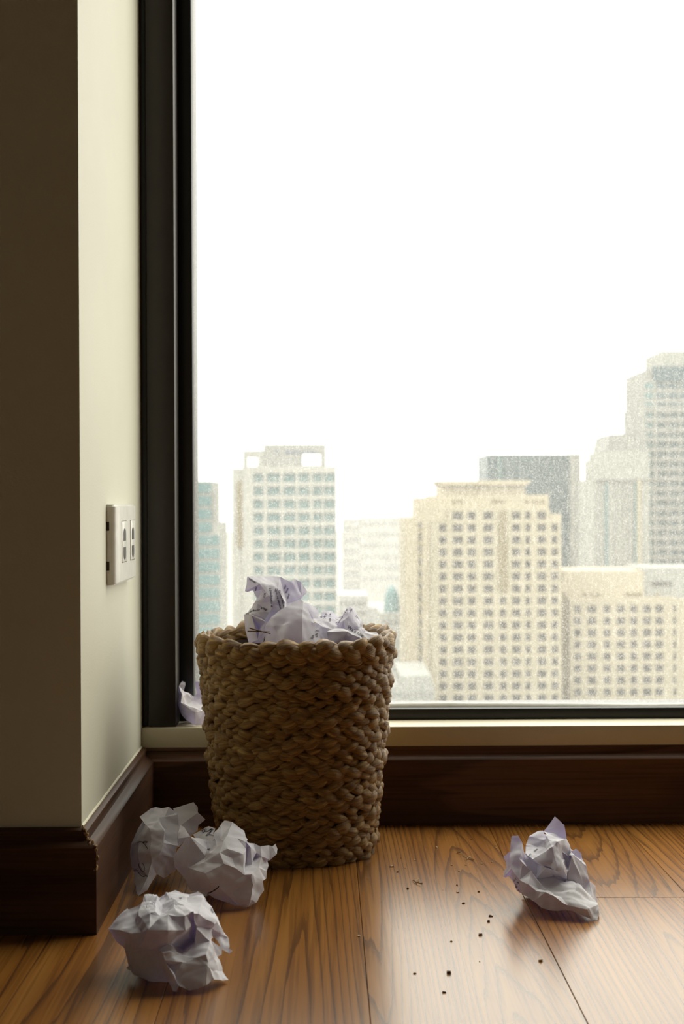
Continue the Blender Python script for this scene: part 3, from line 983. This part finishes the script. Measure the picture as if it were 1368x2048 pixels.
# --- on the sill behind the basket
V = [(175,480,4),(205,360,0),(280,262,-6),(350,285,-4),(355,330,-2),(310,470,4),(290,545,10),(230,450,8),(250,745,14),(200,760,8),
(330,570,6),(400,540,0),(370,775,8),(420,525,-6),(545,600,-10),(545,680,-6),(720,800,4),(690,915,14),(610,890,18),(565,265,-14),
(800,265,-14),(800,640,-8),(610,530,-12),(570,960,20),(575,1265,16),(500,1240,12),(330,1100,4),(240,960,2),(800,915,10),(800,1255,10),
(320,465,-2)]
Fc = [[0,1,7],[1,2,3,4,5,7],[7,5,6],[0,7,6,8,9],[6,10,11,12,8],[5,30,10,6],[30,13,11,10],[13,14,15,11],[11,15,12],[12,15,16,17,18],[8,12,18],[14,22,21,15],[15,21,16],[22,19,20,21],
[9,8,18,23,27],[27,23,24,25,26],[18,17,28,23],[23,28,29,24]]
paper('small crumpled paper on the sill, half hidden behind the basket', 'crumpled paper on the sill', (340, 1340), 11.38, 1.878, V, Fc,
      (520, 900, -8, 250, 330, 12), (-0.19, 1.878, 0.1325), floor_z=SILLZ, seed=8, crease=0.6)

# crossed bits of dry straw on the folded sheet
st = empty('straw_bits', atY(512, 1262, 1.643))
tag(st, 'crossed bits of dry brown straw on the folded sheet in the basket', 'straw')
for a, b in (((495, 1262.5), (567, 1264)), ((499, 1256), (567, 1275))):
    bm = bmesh.new()
    p0, p1 = atY(*a, 1.641), atY(*b, 1.638)
    d = (p1 - p0)
    q = d.to_track_quat('Z', 'Y')
    bmesh.ops.create_cone(bm, segments=6, radius1=0.0009, radius2=0.0005, depth=d.length * 0.62, cap_ends=True,
                          matrix=Matrix.Translation((p0 * 0.69 + p1 * 0.31) - st.location) @ q.to_matrix().to_4x4())
    bm_obj('stalk', bm, M['chipd'], st)

# ------------------------------------------------------------------ litter on the floor
rs = random.Random(12)
CR = [(400,402,9,0),(448,450,6,1),(595,348,5,0),(480,328,4,0),(536,590,7,1),(785,240,8,0),(910,390,5,0),(975,440,5,0),(1037,388,5,0),(1172,377,5,0),
      (1255,362,4,0),(960,560,5,1),(962,622,5,0),(1013,715,6,1),(1145,617,5,1),(1245,825,7,1),(1225,872,7,1),(1155,988,8,1),(880,1315,10,1),(850,1475,7,1),
      (120,995,6,0),(590,1315,6,0),(1283,220,5,0),(1293,240,4,0),(650,545,5,1),(910,1040,5,0),(515,415,3,0),(840,600,3,0),(1672,1210,8,0),(1150,1212,3,1),(1080,170,4,1)]
CRL = {(400, 402): 'largest pale straw crumb on the floor near the basket foot',
       (880, 1315): 'largest dark chip on the bright patch of floor',
       (850, 1475): 'dark reddish crumb nearest the viewer on the bright floor',
       (1245, 825): 'upper of two dark crumbs close together left of the loose paper',
       (1225, 872): 'lower of two dark crumbs close together left of the loose paper',
       (1155, 988): 'dark triangular crumb just below the close pair on the floor',
       (1672, 1210): 'pale straw crumb on the bright floor in front of the loose paper',
       (120, 995): 'lone pale crumb on the shaded plank in front of the basket',
       (590, 1315): 'pale crumb on the bright floor left of the largest dark chip',
       (785, 240): 'elongated straw crumb farthest back, near the skirting under the window'}
for x, y, s, dk in CR:
    p = atF(690 + x / 4.275, 1640 + y / 4.275)
    size = s * 0.00027
    bm = bmesh.new()
    n = rs.choice((3, 4, 5))
    a0 = rs.uniform(0, 6)
    ring = []
    for i in range(n):
        a = a0 + 2 * math.pi * i / n + rs.uniform(-.3, .3)
        ring.append((math.cos(a) * size * rs.uniform(.8, 1.5), math.sin(a) * size * rs.uniform(.5, 1.2)))
    lo = [bm.verts.new((u, v, 0.0001)) for u, v in ring]
    hi = [bm.verts.new((u * .8, v * .8, size * rs.uniform(.4, 1.1))) for u, v in ring]
    for i in range(n):
        bm.faces.new((lo[i], lo[(i + 1) % n], hi[(i + 1) % n], hi[i]))
    bm.faces.new(hi); bm.faces.new(list(reversed(lo)))
    bmesh.ops.recalc_face_normals(bm, faces=bm.faces)
    o = bm_obj('wood_crumb', bm, M['chipd'] if dk else M['chip'])
    o.location = (p.x, p.y, 0)
    tag(o, CRL.get((x, y)) or ('tiny dark brown crumb scattered on the floorboards right of the basket' if dk else 'tiny pale straw crumb scattered on the floorboards right of the basket'),
        'crumb', 'crumbs scattered on the floor')


def shred(label, loops, dk):
    pts0 = atF(690 + loops[0][0] / 4.275, 1640 + loops[0][1] / 4.275)
    bm = bmesh.new()
    prev = None
    for i, (x, y) in enumerate(loops):
        p = atF(690 + x / 4.275, 1640 + y / 4.275) - pts0
        h = 0.0012 + 0.0012 * math.sin(i * 1.3)
        ring = [bm.verts.new((p.x + .0004 * math.cos(a), p.y, h + 0.0006 * math.sin(a))) for a in (0, 1.57, 3.14, 4.71)]
        if prev:
            for j in range(4):
                bm.faces.new((prev[j], ring[j], ring[(j + 1) % 4], prev[(j + 1) % 4]))
        prev = ring
    bmesh.ops.recalc_face_normals(bm, faces=bm.faces)
    o = bm_obj('straw_shred', bm, M['chip'], None, 60)
    o.location = (pts0.x, pts0.y, 0)
    tag(o, label, 'straw shred')


shred('curled straw shred on the floor nearest the basket', [(578,525),(600,540),(632,515),(640,535),(615,550),(600,540),(630,555),(655,560)], 0)
shred('curled straw shred on the floor farther back, beside the loose paper', [(955,292),(990,290),(1010,305),(1030,322),(1060,335),(1105,350),(1070,355),(1040,345),(1070,310),(1085,330)], 0)

# ------------------------------------------------------------------ city outside
GZ = -95.0


def mat_city(name, col, rough=0.7):
    m, nt, b, out = new_mat(name)
    tc = N(nt, 'ShaderNodeTexCoord')
    n1 = noise_n(nt, tc.outputs['Object'], 0.12, 4)
    c = ramp(nt, n1.outputs[0], [(0.3, tuple(x * 0.88 for x in col)), (0.7, col)])
    nt.links.new(c, b.inputs['Base Color'])
    b.inputs['Roughness'].default_value = rough
    b.inputs['Specular IOR Level'].default_value = 0.2
    return m


C = {
    'ground': mat_city('city_ground', (0.17, 0.17, 0.16)),
    'cream': mat_city('cream_render', (0.233, 0.212, 0.157)),
    'cream2': mat_city('pale_cream_render', (0.257, 0.230, 0.168)),
    'tan': mat_city('tan_render', (0.124, 0.106, 0.062)),
    'white': mat_city('white_concrete', (0.224, 0.228, 0.214)),
    'grey': mat_city('grey_concrete', (0.157, 0.164, 0.157)),
    'paleg': mat_city('pale_grey_concrete', (0.194, 0.202, 0.190)),
    'teal': mat_city('teal_glazing', (0.070, 0.130, 0.138), 0.5),
    'steel': mat_city('steel_blue_glazing', (0.050, 0.080, 0.095), 0.5),
    'win': mat_city('window_glazing', (0.026, 0.029, 0.030), 0.5),
    'blue': mat_city('blue_sign', (0.080, 0.104, 0.160)),
    'haze': mat_city('far_white_hazed', (0.323, 0.323, 0.313)),  # distance haze put into the wall colour
    'haze2': mat_city('far_grey_hazed', (0.266, 0.271, 0.266)),  # greyer walls, distance haze put into the colour too
}


def bX(px, Y):
    return atY(px, 1150, Y).x


def bZ(py, Y, px=900):
    return atY(px, py, Y).z


class Building:
    def __init__(self, name, label, Y, px):
        self.Y, self.px = Y, px
        self.o = empty(name, (bX(px, Y), Y, GZ))
        tag(self.o, label, 'building', 'buildings outside the window')

    def part(self, name, mat, rects, front=0.0, depth=12.0, taper=None):
        """one mesh part made of boxes given as (px0, px1, py_top, py_bottom) in the facade plane"""
        bm = bmesh.new()
        for r in rects:
            x0, x1 = bX(r[0], self.Y), bX(r[1], self.Y)
            z1 = bZ(r[2], self.Y, self.px)
            z0 = GZ if r[3] is None else bZ(r[3], self.Y, self.px)
            add_box(bm, x0, x1, self.Y - front, self.Y - front + depth, z0, z1)
        for v in bm.verts:
            v.co -= self.o.location
        return bm_obj(name, bm, mat, self.o)

    def windows(self, cols, rows, mat, front=-0.25, depth=0.5, skip=()):
        for ci, (a, b) in enumerate(cols):
            for ri, (t, u) in enumerate(rows):
                if (ci, ri) in skip:
                    continue
                self.part('window', mat, [(a, b, t, u)], front, depth)

    def grid(self, name, mat, x0, x1, y0, y1, cols, rows, front=0.35, depth=0.6):
        """wall face with openings: piers between columns, spandrels between rows"""
        rects = []
        xs = [x0]
        for a, b in cols:
            xs += [a, b]
        xs.append(x1)
        for i in range(0, len(xs), 2):
            if xs[i + 1] > xs[i]:
                rects.append((xs[i], xs[i + 1], y0, y1))
        ys = [y0]
        for t, u in rows:
            ys += [t, u]
        ys.append(y1)
        for i in range(0, len(ys), 2):
            if ys[i + 1] > ys[i]:
                for a, b in cols:
                    rects.append((a, b, ys[i], ys[i + 1]))
        return self.part(name, mat, rects, front, depth)


bm = bmesh.new()
add_box(bm, -1500, 1500, 60, 4500, GZ - 2, GZ)
g = bm_obj('ground', bm, C['ground'])
structure(g)

ROWB = 1470
# cream hotel block in the middle
Z7 = lambda v: 860 + v / 2.25
X7 = lambda v: 760 + v / 2.25
b = Building('hotel_building', 'large cream tower block with stepped top and tan centre strip right of the basket', 320.0, 980)
b.part('body', C['cream2'], [(868, 1098, 990, None), (838, 868, 994, None), (811, 838, 1034, None), (1098, 1123, 1029, None)], -0.3, 26)
cols = [(X7(v - w), X7(v + w)) for v, w in ((282, 16), (350, 22), (412, 18), (487, 21), (553, 15), (612, 19), (665, 12), (727, 19), (785, 14))]
rows = [(Z7(385 + 54.8 * i - 17), Z7(385 + 54.8 * i + 17)) for i in range(17)]
b.grid('facade', C['cream'], X7(305), X7(765), 1018, ROWB, cols[1:8], rows)
b.grid('facade', C['cream'], 862, X7(305), 1040, ROWB, cols[:1], rows[1:])
b.grid('facade', C['cream'], X7(765), 1122, 1040, ROWB, cols[8:], rows[1:])
b.windows(cols[1:8], rows, C['win'], skip={(3, i) for i in range(7)})
b.windows(cols[:1], rows[1:], C['win'])
b.windows(cols[8:], rows[1:], C['win'])
b.part('centre_strip', C['tan'], [(X7(532), X7(574), Z7(365), Z7(728))], 0.6, 0.8)
b.part('crown', C['cream2'], [(886, 1052, 968, 992)], -1, 20)
b.part('cornice', C['cream2'], [(878, 1062, 961, 966), (882, 1057, 966, 970)], 0.6, 22)
for a, c in ((905, 913), (917, 926), (985, 997), (1000, 1010), (1050, 1060), (1066, 1078), (1082, 1090)):
    b.part('window', C['tan'], [(a, c, 1000, 1006)], -0.1, 0.5)
b.part('side_slot', C['tan'], [(X7(174), X7(188), 1045, ROWB)], -0.1, 0.5)
for i in range(17):
    b.part('window', C['win'], [(X7(176), X7(187), Z7(425 + 54.8 * i - 12), Z7(425 + 54.8 * i + 12))], 0.0, 0.5)

# lower cream block at the right
b = Building('apartment_block', 'lower cream block with rows of windows at the right, below the tall grey tower', 335.0, 1250)
b.part('body', C['cream2'], [(1138, 1352, 1196, None), (1352, 1420, 1200, None)], -0.3, 26)
b.part('roof_storey', C['cream2'], [(1131, 1293, 1143, 1200)], -3, 20)
b.part('roof_storey', C['paleg'], [(1293, 1420, 1138, 1176), (1293, 1420, 1176, 1200)], -5, 20)
b.part('roof_sign', C['win'], [(1312, 1352, 1166, 1173)], -4.4, 0.5)
cols = [(X7(v - w), X7(v + w)) for v, w in ((887, 16), (952, 20), (1020, 15), (1082, 18), (1140, 15), (1200, 18), (1255, 18), (1324, 7))]
rows = [(Z7(805 + 53.4 * i - 17), Z7(805 + 53.4 * i + 17)) for i in range(10)]
b.grid('facade', C['cream'], 1139, 1360, 1197, ROWB, cols, rows)
b.windows(cols, rows, C['win'])
for a, c in ((1172, 1178), (1184, 1190), (1198, 1204), (1256, 1288), (1316, 1323)):
    b.part('window', C['tan'], [(a, c, 1187, 1194)], -2.6, 0.5)
b.part('side_wall', C['tan'], [(1124, 1138, 1185, None)], -2.0, 20)
b.part('side_wall', C['cream2'], [(1124, 1138, 1165, 1190)], -2.5, 20)

# teal-banded tower at the left
Z6 = lambda v: 860 + v / 3.6
X6 = lambda v: 380 + v / 3.6
b = Building('office_tower', 'pale tower with teal window bands and a flat sign crown behind the basket', 300.0, 570)
b.part('body', C['white'], [(486, 674, 932, None), (464, 486, 936, None)], -0.3, 24)
b.part('crown', C['grey'], [(527, 653, 888, 908), (527, 606, 908, 934), (641, 653, 908, 934), (606, 641, 930, 934)], -1.0, 3)
b.part('crown', C['paleg'], [(486, 527, 900, 915), (486, 495, 915, 934), (515, 527, 915, 934)], -0.8, 3)
b.part('crown_sign', C['blue'], [(552, 556, 899, 907), (571, 578, 900, 906), (580, 585, 902, 907), (588, 593, 899, 906), (596, 601, 901, 907), (604, 607, 902, 907),
                                (611, 617, 899, 906), (620, 624, 902, 907), (627, 632, 901, 907)], -0.8, 0.4)
cols = [(508, 527), (535, 561), (567, 592), (597, 620), (626, 645), (648, 671)]
rows = [(Z6(v - 34), Z6(v + 30)) for v in [345 + 95.2 * i for i in range(14)]]
b.grid('facade', C['white'], 486, 674, 934, ROWB, cols, rows)
b.windows(cols, rows, C['teal'])
b.part('dark_slot', C['tan'], [(475, 485, 962, 1095)], 0.1, 0.6)

b = Building('glass_tower', 'narrow teal glass tower at the left edge of the window', 240.0, 415)
b.part('body', C['paleg'], [(372, 424, 962, None), (424, 440, 1046, None)], -0.3, 18)
for i in range(17):
    t = 966 + i * 26.3
    b.part('window_band', C['teal'], [(374, 439 if t > 1046 else 423, t, t + 19)], 0.0, 0.6)
b.part('ledge', C['paleg'], [(424, 431, 985, 1046)], -1, 10)

# slate tower behind the cream hotel
b = Building('slate_tower', 'dark slate-blue tower with a pale edge rising behind the cream block', 470.0, 1065)
b.part('body', C['steel'], [(975, 1140, 909, None)], 0, 30)
b.part('edge_pier', C['paleg'], [(1140, 1162, 908, None)], 0.5, 30)
b.part('mullion', C['teal'], [(997, 1003, 909, 1000)], 0.6, 0.8)

# tall grey tower at the right edge
b = Building('grey_tower', 'tallest grey tower with a blue glazed top at the right edge', 415.0, 1335)
b.part('body', C['grey'], [(1291, 1440, 811, None), (1295, 1440, 738, 811)], -0.3, 30)
b.part('penthouse', C['paleg'], [(1329, 1440, 699, 738)], -3, 22)
b.part('glazed_crown', C['steel'], [(1306, 1440, 733, 763)], 0.2, 0.8)
cols = [(1292, 1308), (1314, 1334), (1338, 1357), (1361, 1390)]
rows = [(766 + 19.6 * i, 777 + 19.6 * i) for i in range(21)]
b.grid('facade', C['grey'], 1291, 1440, 812, 1190, cols, rows[3:])
b.windows(cols[:1], rows, C['teal'])
b.windows(cols[1:], rows, C['steel'])

b = Building('ribbed_tower', 'grey ribbed tower with a sloped roof left of the tallest tower', 400.0, 1240)
b.part('body', C['paleg'], [(1190, 1300, 958, None), (1203, 1300, 915, 958), (1212, 1300, 901, 915)], -0.3, 26)
bm = bmesh.new()
Yb = b.Y
q = [(1214, 901), (1222, 868), (1296, 865), (1296, 901)]
lo = [bm.verts.new((bX(x, Yb), Yb + 1, bZ(y, Yb, 1240))) for x, y in q]
hi = [bm.verts.new((bX(x, Yb), Yb + 22, bZ(y, Yb, 1240))) for x, y in q]
for i in range(4):
    bm.faces.new((lo[i], lo[(i + 1) % 4], hi[(i + 1) % 4], hi[i]))
bm.faces.new(lo); bm.faces.new(hi)
bmesh.ops.recalc_face_normals(bm, faces=bm.faces)
for v in bm.verts:
    v.co -= b.o.location
bm_obj('sloped_roof', bm, C['grey'], b.o)
for a, c, mt in ((1210, 1216, 'teal'), (1229, 1236, 'grey'), (1269, 1274, 'teal'), (1246, 1250, 'grey'), (1192, 1200, 'grey'), (1257, 1264, 'grey')):
    b.part('rib', C[mt], [(a, c, 964, 1190)], 0.1, 0.6)
b.part('rib', C['cream'], [(1274, 1282, 960, 1190)], 0.5, 0.8)
b.part('cornice', C['grey'], [(1189, 1300, 957, 962)], 0.4, 1)

# pale distant blocks
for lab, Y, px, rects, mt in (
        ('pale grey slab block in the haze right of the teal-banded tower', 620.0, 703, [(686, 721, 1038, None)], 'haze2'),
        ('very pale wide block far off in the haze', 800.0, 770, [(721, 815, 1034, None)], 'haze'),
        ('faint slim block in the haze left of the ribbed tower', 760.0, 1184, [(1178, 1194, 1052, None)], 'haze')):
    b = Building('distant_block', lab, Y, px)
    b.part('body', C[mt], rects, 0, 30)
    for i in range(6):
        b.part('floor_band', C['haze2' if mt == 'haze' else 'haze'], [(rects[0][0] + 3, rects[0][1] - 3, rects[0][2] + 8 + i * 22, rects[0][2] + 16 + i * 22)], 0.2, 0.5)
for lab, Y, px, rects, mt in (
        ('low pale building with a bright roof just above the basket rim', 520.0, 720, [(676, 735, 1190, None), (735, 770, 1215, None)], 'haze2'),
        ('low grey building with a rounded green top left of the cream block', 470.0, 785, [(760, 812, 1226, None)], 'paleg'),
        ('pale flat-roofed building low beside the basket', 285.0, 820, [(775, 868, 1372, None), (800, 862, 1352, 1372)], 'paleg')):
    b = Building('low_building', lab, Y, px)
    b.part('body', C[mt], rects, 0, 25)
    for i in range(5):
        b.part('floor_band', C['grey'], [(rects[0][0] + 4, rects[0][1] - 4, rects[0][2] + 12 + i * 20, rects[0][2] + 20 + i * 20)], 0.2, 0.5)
    if 'rounded' in lab:
        bm = bmesh.new()
        bmesh.ops.create_uvsphere(bm, u_segments=20, v_segments=10, radius=1.0)
        x0, x1 = bX(768, Y), bX(802, Y)
        for v in bm.verts:
            v.co = Vector(((x0 + x1) / 2 + v.co.x * (x1 - x0) / 2, Y + 6 + v.co.y * 4, bZ(1226, Y, px) + v.co.z * 9.5)) - b.o.location
        bm_obj('round_top', bm, C['teal'], b.o, 40)
